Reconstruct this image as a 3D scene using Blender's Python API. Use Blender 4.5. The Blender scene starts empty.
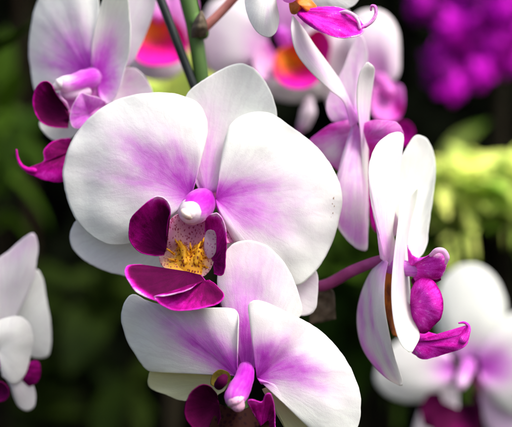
import bpy, math, random
from mathutils import Vector, noise, Matrix
random.seed(7)
sc = bpy.context.scene
COL = sc.collection
R = math.radians

# ------------------------------------------------------------------ scale
# The plane of focus is y = 0; one photo pixel there is 0.332 mm, so the big
# flower is 93 mm wide.  d = millimetres behind that plane.
D = 0.17 / 0.36
S = 0.17 / 512
ZC = 0.9
OFF = [0.0]                     # extra millimetres of depth for the flower being built
def P(px, py, d=0.0):
    y = (d + OFF[0]) / 1000.0
    k = (D + y) / D
    return Vector(((px - 256) * S * k, y, (213.5 - py) * S * k + ZC))

# ------------------------------------------------------------------ materials
def new_mat(name):
    m = bpy.data.materials.new(name); m.use_nodes = True
    nt = m.node_tree; nt.nodes.clear()
    return m, nt
def node(nt, t, **kw):
    n = nt.nodes.new(t)
    for k, v in kw.items():
        setattr(n, k, v)
    return n
def mathn(nt, op, a, b=None, c=None, clamp=False):
    n = node(nt, 'ShaderNodeMath', operation=op); n.use_clamp = clamp
    for i, v in enumerate((a, b, c)):
        if v is None: continue
        if isinstance(v, (int, float)): n.inputs[i].default_value = v
        else: nt.links.new(v, n.inputs[i])
    return n.outputs[0]
def ramp(nt, fac, stops):
    n = node(nt, 'ShaderNodeValToRGB')
    e = n.color_ramp.elements
    while len(e) < len(stops): e.new(0.5)
    for el, (p, c) in zip(e, stops):
        el.position = p; el.color = (*c, 1)
    nt.links.new(fac, n.inputs[0])
    return n.outputs[0]
def mixc(nt, fac, a, b, blend='MIX'):
    n = node(nt, 'ShaderNodeMix', data_type='RGBA', blend_type=blend)
    for i, v in ((0, fac), (6, a), (7, b)):
        if isinstance(v, (int, float)): n.inputs[i].default_value = v
        elif isinstance(v, tuple): n.inputs[i].default_value = (*v, 1)
        else: nt.links.new(v, n.inputs[i])
    return n.outputs[2]

def petal_mat(name, stops, streak=0.44, transl=0.5, tcol=(0.97, 1.0, 0.86), rough=0.42,
              vein=0.5, sparkle=0.25, spec=0.35, mottle=0.06, sheen=0.10):
    """pigment along the attribute 'pig', streaked along the veins; thin and translucent"""
    m, nt = new_mat(name)
    a = node(nt, 'ShaderNodeAttribute', attribute_name='pig')
    uv = node(nt, 'ShaderNodeAttribute', attribute_name='puv')
    geo = node(nt, 'ShaderNodeTexCoord')
    # veins: the fan coordinate, warped so that neighbouring veins fork and join
    wn = node(nt, 'ShaderNodeTexNoise'); wn.inputs['Scale'].default_value = 150; wn.inputs['Detail'].default_value = 2
    nt.links.new(geo.outputs['Object'], wn.inputs['Vector'])
    wv = node(nt, 'ShaderNodeVectorMath', operation='MULTIPLY_ADD')
    nt.links.new(wn.outputs['Color'], wv.inputs[0]); wv.inputs[1].default_value = (0.05, 0.16, 0)
    nt.links.new(uv.outputs['Vector'], wv.inputs[2])
    mp = node(nt, 'ShaderNodeMapping'); mp.inputs['Scale'].default_value = (22, 3.2, 1)
    nt.links.new(wv.outputs[0], mp.inputs[0])
    n1 = node(nt, 'ShaderNodeTexNoise'); n1.inputs['Scale'].default_value = 1.0
    n1.inputs['Detail'].default_value = 5; n1.inputs['Roughness'].default_value = 0.62
    nt.links.new(mp.outputs[0], n1.inputs['Vector'])
    n2 = node(nt, 'ShaderNodeTexNoise'); n2.inputs['Scale'].default_value = 260
    n2.inputs['Detail'].default_value = 4
    nt.links.new(geo.outputs['Object'], n2.inputs['Vector'])
    n3 = node(nt, 'ShaderNodeTexNoise'); n3.inputs['Scale'].default_value = 3200
    n3.inputs['Detail'].default_value = 3
    nt.links.new(geo.outputs['Object'], n3.inputs['Vector'])
    s = mathn(nt, 'SUBTRACT', n1.outputs[0], 0.5)
    s = mathn(nt, 'MULTIPLY', s, streak * 1.9)
    s2 = mathn(nt, 'SUBTRACT', n2.outputs[0], 0.5)
    s = mathn(nt, 'ADD', s, mathn(nt, 'MULTIPLY', s2, streak * 1.1))
    s3 = mathn(nt, 'SUBTRACT', n3.outputs[0], 0.5)
    s = mathn(nt, 'ADD', s, mathn(nt, 'MULTIPLY', s3, sparkle))
    # streaks only where there is pigment
    w = mathn(nt, 'MULTIPLY', mathn(nt, 'MULTIPLY', a.outputs['Fac'], mathn(nt, 'SUBTRACT', 1.15, a.outputs['Fac'])), 2.2)
    fac = mathn(nt, 'ADD', a.outputs['Fac'], mathn(nt, 'MULTIPLY', s, w), clamp=True)
    col = ramp(nt, fac, stops)
    # faint vein lines and mottling
    mp2 = node(nt, 'ShaderNodeMapping'); mp2.inputs['Scale'].default_value = (30, 2.0, 1)
    nt.links.new(wv.outputs[0], mp2.inputs[0])
    n4 = node(nt, 'ShaderNodeTexNoise'); n4.inputs['Scale'].default_value = 1.0; n4.inputs['Detail'].default_value = 2
    nt.links.new(mp2.outputs[0], n4.inputs['Vector'])
    v4 = mathn(nt, 'MULTIPLY', mathn(nt, 'ABSOLUTE', mathn(nt, 'SUBTRACT', n4.outputs[0], 0.5)), 9.0, clamp=True)
    vm = mathn(nt, 'MULTIPLY', mathn(nt, 'SUBTRACT', 1.0, v4), vein * 0.22)
    col = mixc(nt, vm, col, (0.62, 0.52, 0.60), 'MULTIPLY')
    col = mixc(nt, mathn(nt, 'MULTIPLY', n2.outputs[0], mottle * 2), col, (0.80, 0.78, 0.80), 'MULTIPLY')
    hgt = mathn(nt, 'ADD', mathn(nt, 'MULTIPLY', v4, 0.16), mathn(nt, 'MULTIPLY', n3.outputs[0], 0.5))
    hgt = mathn(nt, 'ADD', hgt, mathn(nt, 'MULTIPLY', n2.outputs[0], 1.6))
    bp = node(nt, 'ShaderNodeBump'); bp.inputs['Strength'].default_value = 0.30
    bp.inputs['Distance'].default_value = 0.00035
    nt.links.new(hgt, bp.inputs['Height'])
    b = node(nt, 'ShaderNodeBsdfPrincipled')
    nt.links.new(col, b.inputs['Base Color'])
    b.inputs['Roughness'].default_value = rough
    b.inputs['Specular IOR Level'].default_value = spec
    b.inputs['Sheen Weight'].default_value = sheen
    b.inputs['Sheen Roughness'].default_value = 0.4
    nt.links.new(bp.outputs[0], b.inputs['Normal'])
    t = node(nt, 'ShaderNodeBsdfTranslucent')
    tc = mixc(nt, 1.0, col, tcol, 'MULTIPLY')
    nt.links.new(tc, t.inputs[0]); nt.links.new(bp.outputs[0], t.inputs['Normal'])
    mx = node(nt, 'ShaderNodeMixShader'); mx.inputs[0].default_value = transl
    nt.links.new(b.outputs[0], mx.inputs[1]); nt.links.new(t.outputs[0], mx.inputs[2])
    o = node(nt, 'ShaderNodeOutputMaterial'); nt.links.new(mx.outputs[0], o.inputs[0])
    return m

PURPLE = [(0.0, (0.88, 0.905, 0.885)), (0.18, (0.88, 0.75, 0.89)), (0.45, (0.83, 0.42, 0.87)),
          (0.75, (0.72, 0.12, 0.77)), (1.0, (0.54, 0.008, 0.57))]
PINK = [(0.0, (0.87, 0.87, 0.86)), (0.2, (0.82, 0.66, 0.82)), (0.5, (0.78, 0.30, 0.74)),
        (0.8, (0.72, 0.05, 0.58)), (1.0, (0.55, 0.004, 0.26))]
LIP = [(0.0, (0.040, 0.0, 0.020)), (0.3, (0.15, 0.0005, 0.075)), (0.6, (0.54, 0.003, 0.32)),
       (0.84, (0.76, 0.05, 0.62)), (1.0, (0.86, 0.66, 0.84))]
WHITE = petal_mat('orchid_white_petal', PURPLE)
ROSE = petal_mat('orchid_rose_petal', PINK, streak=0.4)
CREAM = petal_mat('orchid_cream_sepal', [(0.0, (0.74, 0.75, 0.50)), (0.3, (0.70, 0.62, 0.58)), (1.0, (0.5, 0.1, 0.5))], tcol=(0.95, 0.95, 0.55))
LIPM = petal_mat('orchid_velvet_lip', LIP, streak=0.5, transl=0.22, tcol=(1.0, 0.75, 0.8), rough=0.75, vein=0.3, sparkle=0.5, spec=0.06, sheen=0.0)
FLAME = petal_mat('orchid_flame_lip', [(0.0, (0.85, 0.36, 0.02)), (0.35, (0.76, 0.14, 0.05)), (0.7, (0.58, 0.006, 0.15)), (1.0, (0.66, 0.015, 0.42))], streak=0.4, transl=0.3, spec=0.1, sheen=0.0)
SOFT = petal_mat('orchid_soft_petal', PINK, streak=0.3, vein=0.3)
ORCH = petal_mat('orchid_orange_throat', [(0.0, (0.86, 0.62, 0.62)), (0.35, (0.78, 0.30, 0.12)), (0.65, (0.72, 0.23, 0.015)), (1.0, (0.12, 0.02, 0.012))],
                 streak=0.4, transl=0.2)

def plain_mat(name, c1, c2, scale=120, rough=0.5, transl=0.0, stretch=(1, 1, 1), bump=0.3, spec=0.4):
    m, nt = new_mat(name)
    geo = node(nt, 'ShaderNodeTexCoord')
    mp = node(nt, 'ShaderNodeMapping'); mp.inputs['Scale'].default_value = stretch
    nt.links.new(geo.outputs['Object'], mp.inputs[0])
    nz = node(nt, 'ShaderNodeTexNoise'); nz.inputs['Scale'].default_value = scale; nz.inputs['Detail'].default_value = 5
    nt.links.new(mp.outputs[0], nz.inputs['Vector'])
    col = ramp(nt, nz.outputs[0], [(0.3, c1), (0.7, c2)])
    bp = node(nt, 'ShaderNodeBump'); bp.inputs['Strength'].default_value = bump; bp.inputs['Distance'].default_value = 0.0005
    nt.links.new(nz.outputs[0], bp.inputs['Height'])
    b = node(nt, 'ShaderNodeBsdfPrincipled'); nt.links.new(col, b.inputs['Base Color'])
    b.inputs['Roughness'].default_value = rough; nt.links.new(bp.outputs[0], b.inputs['Normal'])
    b.inputs['Specular IOR Level'].default_value = spec
    out = b.outputs[0]
    if transl:
        t = node(nt, 'ShaderNodeBsdfTranslucent'); nt.links.new(col, t.inputs[0])
        mx = node(nt, 'ShaderNodeMixShader'); mx.inputs[0].default_value = transl
        nt.links.new(b.outputs[0], mx.inputs[1]); nt.links.new(t.outputs[0], mx.inputs[2]); out = mx.outputs[0]
    o = node(nt, 'ShaderNodeOutputMaterial'); nt.links.new(out, o.inputs[0])
    return m
def speckle_mat(name, base_stops, spot, scale, thr, rough=0.45, transl=0.2, spec=0.25):
    m, nt = new_mat(name)
    a = node(nt, 'ShaderNodeAttribute', attribute_name='pig')
    geo = node(nt, 'ShaderNodeTexCoord')
    mp = node(nt, 'ShaderNodeMapping'); mp.inputs['Scale'].default_value = (1, 1, 0.72)
    nt.links.new(geo.outputs['Object'], mp.inputs[0])
    nz = node(nt, 'ShaderNodeTexNoise'); nz.inputs['Scale'].default_value = scale * 0.8
    nt.links.new(mp.outputs[0], nz.inputs['Vector'])
    ad = node(nt, 'ShaderNodeVectorMath', operation='MULTIPLY_ADD')
    nt.links.new(nz.outputs['Color'], ad.inputs[0]); ad.inputs[1].default_value = (0.0009,) * 3
    nt.links.new(mp.outputs[0], ad.inputs[2])
    vo = node(nt, 'ShaderNodeTexVoronoi'); vo.inputs['Scale'].default_value = scale
    nt.links.new(ad.outputs[0], vo.inputs['Vector'])
    f = mathn(nt, 'SUBTRACT', thr, vo.outputs['Distance'])
    f = mathn(nt, 'MULTIPLY', f, 9.0, clamp=True)
    col = ramp(nt, a.outputs['Fac'], base_stops)
    col = mixc(nt, mathn(nt, 'MULTIPLY', f, 0.92), col, spot)
    bp = node(nt, 'ShaderNodeBump'); bp.inputs['Strength'].default_value = 0.35; bp.inputs['Distance'].default_value = 0.0004
    nt.links.new(nz.outputs[0], bp.inputs['Height'])
    b = node(nt, 'ShaderNodeBsdfPrincipled'); nt.links.new(col, b.inputs['Base Color'])
    b.inputs['Roughness'].default_value = rough; nt.links.new(bp.outputs[0], b.inputs['Normal'])
    b.inputs['Specular IOR Level'].default_value = spec
    t = node(nt, 'ShaderNodeBsdfTranslucent'); nt.links.new(col, t.inputs[0])
    mx = node(nt, 'ShaderNodeMixShader'); mx.inputs[0].default_value = transl
    nt.links.new(b.outputs[0], mx.inputs[1]); nt.links.new(t.outputs[0], mx.inputs[2])
    o = node(nt, 'ShaderNodeOutputMaterial'); nt.links.new(mx.outputs[0], o.inputs[0])
    return m
BEAK = plain_mat('anther_beak', (0.80, 0.62, 0.50), (0.84, 0.72, 0.64), 900, 0.5, transl=0.2)
HOODM = plain_mat('yellow_green_hood', (0.06, 0.045, 0.006), (0.13, 0.10, 0.012), 400, 0.6, transl=0.2, spec=0.1)
THROAT = speckle_mat('speckled_throat', [(0.0, (0.50, 0.12, 0.36)), (0.4, (0.68, 0.38, 0.45)), (0.72, (0.74, 0.42, 0.05)), (1.0, (0.74, 0.32, 0.01))],
                     (0.30, 0.01, 0.07), 1250, 0.38)
CALLUS = speckle_mat('yellow_callus', [(0.0, (0.82, 0.44, 0.02)), (1.0, (0.76, 0.26, 0.005))], (0.22, 0.008, 0.01), 1050, 0.41)
FLAP = speckle_mat('pale_lobe_lining', [(0.0, (0.70, 0.46, 0.56)), (1.0, (0.72, 0.40, 0.56))], (0.50, 0.10, 0.32), 1100, 0.30)
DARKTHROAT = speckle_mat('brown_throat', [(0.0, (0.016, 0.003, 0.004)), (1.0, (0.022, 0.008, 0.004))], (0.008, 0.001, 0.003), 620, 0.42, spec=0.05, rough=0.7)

STEM = plain_mat('green_stem', (0.035, 0.085, 0.012), (0.085, 0.17, 0.03), 160, 0.45, stretch=(1, 1, 0.3))
STAKE = plain_mat('dark_stake', (0.006, 0.010, 0.009), (0.016, 0.022, 0.02), 300, 0.4, stretch=(1, 1, 0.1))
PEDI = plain_mat('purple_pedicel', (0.23, 0.022, 0.12), (0.33, 0.05, 0.19), 220, 0.4, stretch=(1, 1, 1))
ROSYPEDI = plain_mat('rosy_pedicel', (0.33, 0.10, 0.09), (0.42, 0.17, 0.14), 200, 0.45)
STAIN = plain_mat('brown_stain', (0.16, 0.07, 0.02), (0.30, 0.16, 0.06), 900, 0.7)
SCRAP = plain_mat('dry_bract', (0.06, 0.045, 0.025), (0.13, 0.10, 0.06), 500, 0.7, transl=0.25)
LEAF_LIGHT = plain_mat('yellow_green_leaf', (0.16, 0.34, 0.02), (0.88, 0.92, 0.24), 48, 0.6, transl=0.35, spec=0.15)  # brightness of sunlit leaves is lifted into the colour itself
LEAF_SHADE = plain_mat('painted_shade_leaf', (0.010, 0.028, 0.001), (0.040, 0.085, 0.004), 14, 0.7, transl=0.3, spec=0.06)  # green darkened to stand in for garden shade; nothing overhead casts it
LEAF_DEEP_SHADE = plain_mat('painted_deep_shade_leaf', (0.004, 0.010, 0.001), (0.022, 0.040, 0.003), 14, 0.7, transl=0.3, spec=0.05)  # darker copy of the leaf green, deeper shade put into the colour
LEAF_HEDGE_SHADE = plain_mat('painted_shade_hedge_leaf', (0.0015, 0.0025, 0.0008), (0.004, 0.006, 0.002), 10, 0.8, spec=0.03)  # hedge shade painted as near-black leaves, likewise the core below
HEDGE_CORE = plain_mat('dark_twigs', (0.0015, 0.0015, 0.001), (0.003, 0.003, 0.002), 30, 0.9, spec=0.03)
TWIG = plain_mat('twig', (0.006, 0.005, 0.003), (0.012, 0.010, 0.005), 60, 0.8, spec=0.05)
POSTM = plain_mat('dark_wood', (0.006, 0.004, 0.002), (0.012, 0.008, 0.004), 30, 0.8, stretch=(6, 6, 0.6), spec=0.05)
SOIL = plain_mat('soil', (0.010, 0.008, 0.005), (0.03, 0.022, 0.013), 25, 0.95, spec=0.1)
MAGENTA = plain_mat('magenta_blossom', (0.17, 0.001, 0.18), (0.56, 0.003, 0.54), 40, 0.6, transl=0.35, spec=0.08)
mnt = MAGENTA.node_tree
oi = node(mnt, 'ShaderNodeObjectInfo')
rn = [q for q in mnt.nodes if q.type == 'VALTORGB'][0]
mnt.links.new(mathn(mnt, 'ADD', mathn(mnt, 'MULTIPLY', oi.outputs['Random'], 0.7), 0.2), rn.inputs[0])

# ------------------------------------------------------------------ objects
def link(name, verts, faces, mat, parent, attrs=None, thick=0.0, smooth=True):
    off = Vector((0, 0, 0))
    o_ = parent
    while o_ is not None:
        off += o_.location; o_ = o_.parent
    me = bpy.data.meshes.new(name)
    me.from_pydata([tuple(v - off) for v in verts], [], faces)
    if smooth:
        me.polygons.foreach_set('use_smooth', [True] * len(me.polygons))
    if attrs:
        for k, (typ, vals) in attrs.items():
            at = me.attributes.new(k, typ, 'POINT')
            if typ == 'FLOAT': at.data.foreach_set('value', vals)
            else: at.data.foreach_set('vector', [c for v in vals for c in v])
    me.materials.append(mat); me.update()
    o = bpy.data.objects.new(name, me); COL.objects.link(o)
    if parent is not None: o.parent = parent
    if thick:
        md = o.modifiers.new('thickness', 'SOLIDIFY'); md.thickness = thick; md.offset = 0
        md.use_even_offset = False
    return o
def thing(name, label, cat, loc, group=None):
    o = bpy.data.objects.new(name, None); COL.objects.link(o)
    o.empty_display_size = 0.01
    o.location = loc; o['label'] = label; o['category'] = cat
    if group: o['group'] = group
    return o
def tag(o, label, cat, group=None):
    o['label'] = label; o['category'] = cat
    if group: o['group'] = group
    return o

def catmull(pts, n, closed=False):
    """arc-length resampled centripetal-ish Catmull-Rom through pts (3-vectors in px,px,mm)"""
    pts = [Vector(p) for p in pts]
    m = len(pts); dense = []
    segs = m if closed else m - 1
    for i in range(segs):
        if closed:
            p0, p1, p2, p3 = pts[i - 1], pts[i], pts[(i + 1) % m], pts[(i + 2) % m]
        else:
            p1, p2 = pts[i], pts[i + 1]
            p0 = pts[i - 1] if i > 0 else p1 * 2 - p2
            p3 = pts[i + 2] if i + 2 < m else p2 * 2 - p1
        k = 12
        d01 = max((p1 - p0).length, 1e-6) ** 0.5; d12 = max((p2 - p1).length, 1e-6) ** 0.5; d23 = max((p3 - p2).length, 1e-6) ** 0.5
        t0, t1 = 0, d01; t2 = t1 + d12; t3 = t2 + d23
        for j in range(k):
            t = t1 + (t2 - t1) * j / k
            a1 = p0 * ((t1 - t) / (t1 - t0)) + p1 * ((t - t0) / (t1 - t0))
            a2 = p1 * ((t2 - t) / (t2 - t1)) + p2 * ((t - t1) / (t2 - t1))
            a3 = p2 * ((t3 - t) / (t3 - t2)) + p3 * ((t - t2) / (t3 - t2))
            b1 = a1 * ((t2 - t) / (t2 - t0)) + a2 * ((t - t0) / (t2 - t0))
            b2 = a2 * ((t3 - t) / (t3 - t1)) + a3 * ((t - t1) / (t3 - t1))
            dense.append(b1 * ((t2 - t) / (t2 - t1)) + b2 * ((t - t1) / (t2 - t1)))
    dense.append(pts[0] if closed else pts[-1])
    cum = [0.0]
    for a, b in zip(dense, dense[1:]): cum.append(cum[-1] + (b - a).length)
    out = []; j = 0
    cnt = n
    for i in range(cnt):
        s = cum[-1] * i / (n if closed else n - 1)
        while j < len(cum) - 2 and cum[j + 1] < s: j += 1
        f = (s - cum[j]) / max(cum[j + 1] - cum[j], 1e-9)
        out.append(dense[j].lerp(dense[j + 1], min(max(f, 0), 1)))
    return out
def sstep(a, b, x):
    t = min(max((x - a) / (b - a), 0), 1); return t * t * (3 - 2 * t)
def pigment(x, y, base, ell):
    q = 1.0 - base
    for (ex, ey, rx, ry, ang, s) in ell:
        dx, dy = x - ex, y - ey; c, sn = math.cos(R(ang)), math.sin(R(ang))
        u, v = dx * c + dy * sn, -dx * sn + dy * c
        q *= 1.0 - s * math.exp(-((u / rx) ** 2 + (v / ry) ** 2))
    return 1.0 - q
_seed = [0]
def fan(name, base, outline, mat, parent, tilt=(0, 0), d0=None, bulge=0.0, keel=0.0, ripple=0.35, power=1.0,
        ell=(), val=0.0, rim=0.0, rimw=0.08, lo=None, closed=False, n=96, m=26, thick=0.00026, curl=0.0, edge=(), wob=0.55):
    """petal grown from its base: veins fan out from base to the traced outline.
    rim depth = base depth + tilt * offset unless the point names its own depth"""
    _seed[0] += 1; sd = _seed[0] * 7.31
    bx, by, bd = base
    if d0 is None: d0 = bd
    pts = []
    for p in outline:
        d = p[2] if len(p) > 2 else d0 + tilt[0] * (p[0] - bx) + tilt[1] * (p[1] - by)
        pts.append((p[0], p[1], d))
    rimp = catmull(pts, n, closed)
    for i, q in enumerate(rimp):
        if not closed and (i < 3 or i > n - 4): continue
        q.x += wob * noise.noise(Vector((q.x * 0.11, q.y * 0.11, sd))) + wob * 0.5 * noise.noise(Vector((q.x * 0.35, q.y * 0.35, sd + 5)))
        q.y += wob * noise.noise(Vector((q.x * 0.11, q.y * 0.11, sd + 9))) + wob * 0.5 * noise.noise(Vector((q.x * 0.35, q.y * 0.35, sd + 14)))
    verts = [P(bx, by, bd)]; pig = [pigment(bx, by, val, ell)]; puv = [(0.5, 0, 0)]
    ext = max(abs(p[0] - bx) + abs(p[1] - by) for p in pts)
    for j in range(1, m + 1):
        t = (j / m); t = 1 - (1 - t) ** 1.25
        for i, q in enumerate(rimp):
            u = i / (n - 1) if not closed else i / n
            x = bx + (q.x - bx) * t; y = by + (q.y - by) * t
            d = bd + (q.z - bd) * (t ** power)
            su = math.sin(math.pi * u) if not closed else 1.0
            d += bulge * math.sin(math.pi * min(t, 1)) * (0.35 + 0.65 * su)
            if keel: d += keel * math.exp(-((u - 0.5) / 0.07) ** 2) * t * (1 - t * 0.9) * 2
            d += curl * sstep(0.72, 1.0, t)
            d += ripple * noise.noise(Vector((x / 26.0 + sd, y / 26.0, sd * 0.37))) * 1.6 * t
            d += ripple * noise.noise(Vector((u * 9 + sd, t * 1.5, sd))) * 1.0 * t * t
            verts.append(P(x, y, d))
            pv = pigment(x, y, val, ell)
            if rim: pv = pv + (rim - pv) * sstep(1 - rimw, 1, t)
            if edge: pv = 1 - (1 - pv) * (1 - pigment(x, y, 0, edge) * sstep(0.82, 0.97, t))
            if lo is not None: pv = max(pv, lo)
            pig.append(min(max(pv, 0), 1)); puv.append((u + sd, t, 0))
    faces = []
    span = n if closed else n - 1
    for i in range(span):
        faces.append((0, 1 + i, 1 + (i + 1) % n))
    for j in range(m - 1):
        a = 1 + j * n
        for i in range(span):
            i2 = (i + 1) % n
            faces.append((a + i, a + n + i, a + n + i2, a + i2))
    return link(name, verts, faces, mat, parent, {'pig': ('FLOAT', pig), 'puv': ('FLOAT_VECTOR', puv)}, thick)

def strip(name, left, right, mat, parent, bulge=0.0, ripple=0.25, ell=(), val=0.0, rim=0.0, rimw=0.12,
          n=60, m=20, thick=0.00036):
    """blade between two traced edges, both running from base to tip, each point (px, py, mm)"""
    _seed[0] += 1; sd = _seed[0] * 5.17
    A = catmull(left, n); B = catmull(right, n)
    verts, pig, puv = [], [], []
    for j in range(n):
        v = j / (n - 1)
        for i in range(m):
            u = i / (m - 1)
            q = A[j].lerp(B[j], u)
            d = q.z + bulge * math.sin(math.pi * u) * math.sin(math.pi * (0.12 + 0.82 * v))
            d += ripple * noise.noise(Vector((u * 2.2 + sd, v * 5, sd)))
            verts.append(P(q.x, q.y, d))
            pv = pigment(q.x, q.y, val, ell)
            if rim:
                e = min(u, 1 - u); pv = pv + (rim - pv) * (1 - sstep(0, rimw, e))
            pig.append(min(max(pv, 0), 1)); puv.append((u * 0.6 + sd, v, 0))
    faces = [(j * m + i, j * m + i + 1, (j + 1) * m + i + 1, (j + 1) * m + i) for j in range(n - 1) for i in range(m - 1)]
    return link(name, verts, faces, mat, parent, {'pig': ('FLOAT', pig), 'puv': ('FLOAT_VECTOR', puv)}, thick)

def tube(name, pts, mat, parent, ell=(), val=0.0, n=40, seg=20, squash=1.0, bumps=0.0):
    """round stalk through (px, py, mm, radius_px) with rounded ends"""
    _seed[0] += 1; sd = _seed[0] * 3.3
    path = catmull([(p[0], p[1], p[2]) for p in pts], n)
    cum = [0]; src = [Vector(p[:3]) for p in pts]
    for a, b in zip(src, src[1:]): cum.append(cum[-1] + (b - a).length)
    def rad(s):
        s *= cum[-1]
        for k in range(len(cum) - 1):
            if s <= cum[k + 1] or k == len(cum) - 2:
                f = (s - cum[k]) / max(cum[k + 1] - cum[k], 1e-9); f = f * f * (3 - 2 * f)
                return pts[k][3] + (pts[k + 1][3] - pts[k][3]) * f
    W = [P(p.x, p.y, p.z) for p in path]
    verts, faces, pig, puv = [], [], [], []
    ref = Vector((0.31, 0.2, 0.9)).normalized()
    t0 = (W[1] - W[0]).normalized()
    nrm = (ref - t0 * ref.dot(t0)).normalized()
    rings = []
    for j in range(n):
        t = (W[min(j + 1, n - 1)] - W[max(j - 1, 0)]).normalized()
        nrm = (nrm - t * nrm.dot(t)).normalized(); b = t.cross(nrm)
        r = rad(j / (n - 1)) * S
        rings.append((W[j], t, nrm.copy(), b, r, path[j]))
    caps = [(-0.95, 0.3), (-0.75, 0.66), (-0.4, 0.9)]
    full = [(rings[0][0] + rings[0][1] * rings[0][4] * c, *rings[0][1:4], rings[0][4] * q, rings[0][5]) for c, q in caps] + rings + \
           [(rings[-1][0] - rings[-1][1] * rings[-1][4] * c, *rings[-1][1:4], rings[-1][4] * q, rings[-1][5]) for c, q in reversed(caps)]
    for j, (c, t, nn, b, r, pp) in enumerate(full):
        for i in range(seg):
            a = 2 * math.pi * i / seg
            rr = r * (1 + bumps * noise.noise(Vector((math.cos(a) * 2 + sd, math.sin(a) * 2, j * 0.22))))
            off = (nn * math.cos(a) + b * math.sin(a) * squash) * rr
            verts.append(c + off)
            px = pp.x + off.x / S; py = pp.y - off.z / S
            pig.append(min(max(pigment(px, py, val, ell), 0), 1)); puv.append((i / seg, j / len(full), 0))
    k = len(full)
    for j in range(k - 1):
        for i in range(seg):
            i2 = (i + 1) % seg
            faces.append((j * seg + i, j * seg + i2, (j + 1) * seg + i2, (j + 1) * seg + i))
    faces.append(tuple(range(seg))[::-1]); faces.append(tuple((k - 1) * seg + i for i in range(seg)))
    return link(name, verts, faces, mat, parent, {'pig': ('FLOAT', pig), 'puv': ('FLOAT_VECTOR', puv)})

def flower(label, c, group='orchid flowers on the sprays'):
    return thing('orchid_flower', label, 'orchid flower', P(*c), group)

# ================================================================== big facing flower
f = flower('large white orchid facing front with purple centre, yellow speckled throat and dark maroon lip', (200, 205, 4))
fan('dorsal_sepal', (207, 194, 3), [(199, 190), (188, 165), (182, 130), (183, 103), (192, 88), (205, 79), (223, 68.5), (240, 63.5), (252, 67), (265, 81), (274, 100), (277, 122), (264, 150), (240, 178), (216, 192)],
    WHITE, f, tilt=(0, -0.015), d0=5, bulge=2.0, keel=1.0, ell=[(207, 172, 11, 32, 4, 0.36), (206, 196, 13, 11, 0, 0.85), (206, 138, 20, 44, 5, 0.20)])
fan('petal', (191, 196, 1), [(194, 187), (200, 163), (206, 140), (207, 121), (200, 105), (186, 97), (165, 92.5), (140, 94), (115, 101), (90, 117), (72, 141), (63, 170), (66, 195), (75, 218), (89, 234), (107, 244), (126, 244), (150, 234), (172, 216), (186, 203)],
    WHITE, f, tilt=(-0.055, -0.012), bulge=-3.5, ripple=0.8, curl=0.8,
    ell=[(170, 172, 30, 16, 38, 0.42), (146, 157, 34, 13, 36, 0.28), (136, 182, 38, 9, 10, 0.24), (182, 160, 26, 8, 62, 0.26), (155, 170, 50, 38, 30, 0.20), (190, 193, 18, 15, 30, 0.78)])
right_petal = fan('petal', (216, 199, 1), [(217, 190), (221, 165), (224, 143), (231, 124), (247, 113.5), (262, 112), (276, 116), (290, 126), (308, 139), (322, 153), (333, 169), (340, 185), (342, 202), (339, 220), (332, 243), (323, 261), (312, 275), (298, 285), (280, 283), (262, 272), (242, 252), (226, 228), (217, 208)],
    WHITE, f, tilt=(0.028, -0.010), bulge=-3.5, ripple=0.7, curl=0.8,
    ell=[(240, 189, 34, 9, -6, 0.46), (250, 211, 34, 13, 28, 0.38), (240, 222, 22, 8, 55, 0.24), (262, 202, 50, 34, 10, 0.22), (216, 198, 16, 15, 0, 0.82)])
fan('lateral_sepal', (188, 212, 4), [(180, 208), (150, 206), (110, 214), (82, 216), (73, 225), (70, 240), (76, 253), (96, 267), (120, 275), (148, 277), (172, 266), (186, 235)],
    WHITE, f, tilt=(-0.055, 0.02), d0=7.5, bulge=1.5, keel=0.8, val=0.03)
fan('lateral_sepal', (206, 218, 4), [(217, 218), (260, 227), (298, 250), (316, 270), (318, 290), (314.5, 311), (302, 316), (280, 311), (250, 290), (222, 258), (206, 233)],
    WHITE, f, tilt=(0.025, 0.0), d0=5, bulge=1.5, keel=0.8, val=0.03, ell=[(305, 283, 14, 30, 0, 0.10)])
def on_surface(o, px, py):
    best = None
    for v in o.data.vertices:
        q = v.co + f.location
        k = (D + q.y) / D
        e = (q.x / S / k + 256 - px) ** 2 + (213.5 - (q.z - ZC) / S / k - py) ** 2
        if best is None or e < best[0]: best = (e, q.y * 1000)
    return best[1]
for qx, qy, r_ in ((333.8, 198, 1.0), (332.6, 203.5, 0.8), (331.6, 208.5, 1.1), (334.6, 206, 0.6), (333.2, 213, 0.7), (331.2, 217, 0.6)):
    dz = on_surface(right_petal, qx, qy)
    tube('bite_mark', [(qx, qy - r_ * 0.6, dz - 0.1, r_ * 0.45), (qx - 0.4, qy + r_ * 0.3, dz - 0.12, r_ * 0.55), (qx, qy + r_, dz - 0.1, r_ * 0.35)], STAIN, right_petal, n=8, seg=8, bumps=0.3)
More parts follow.
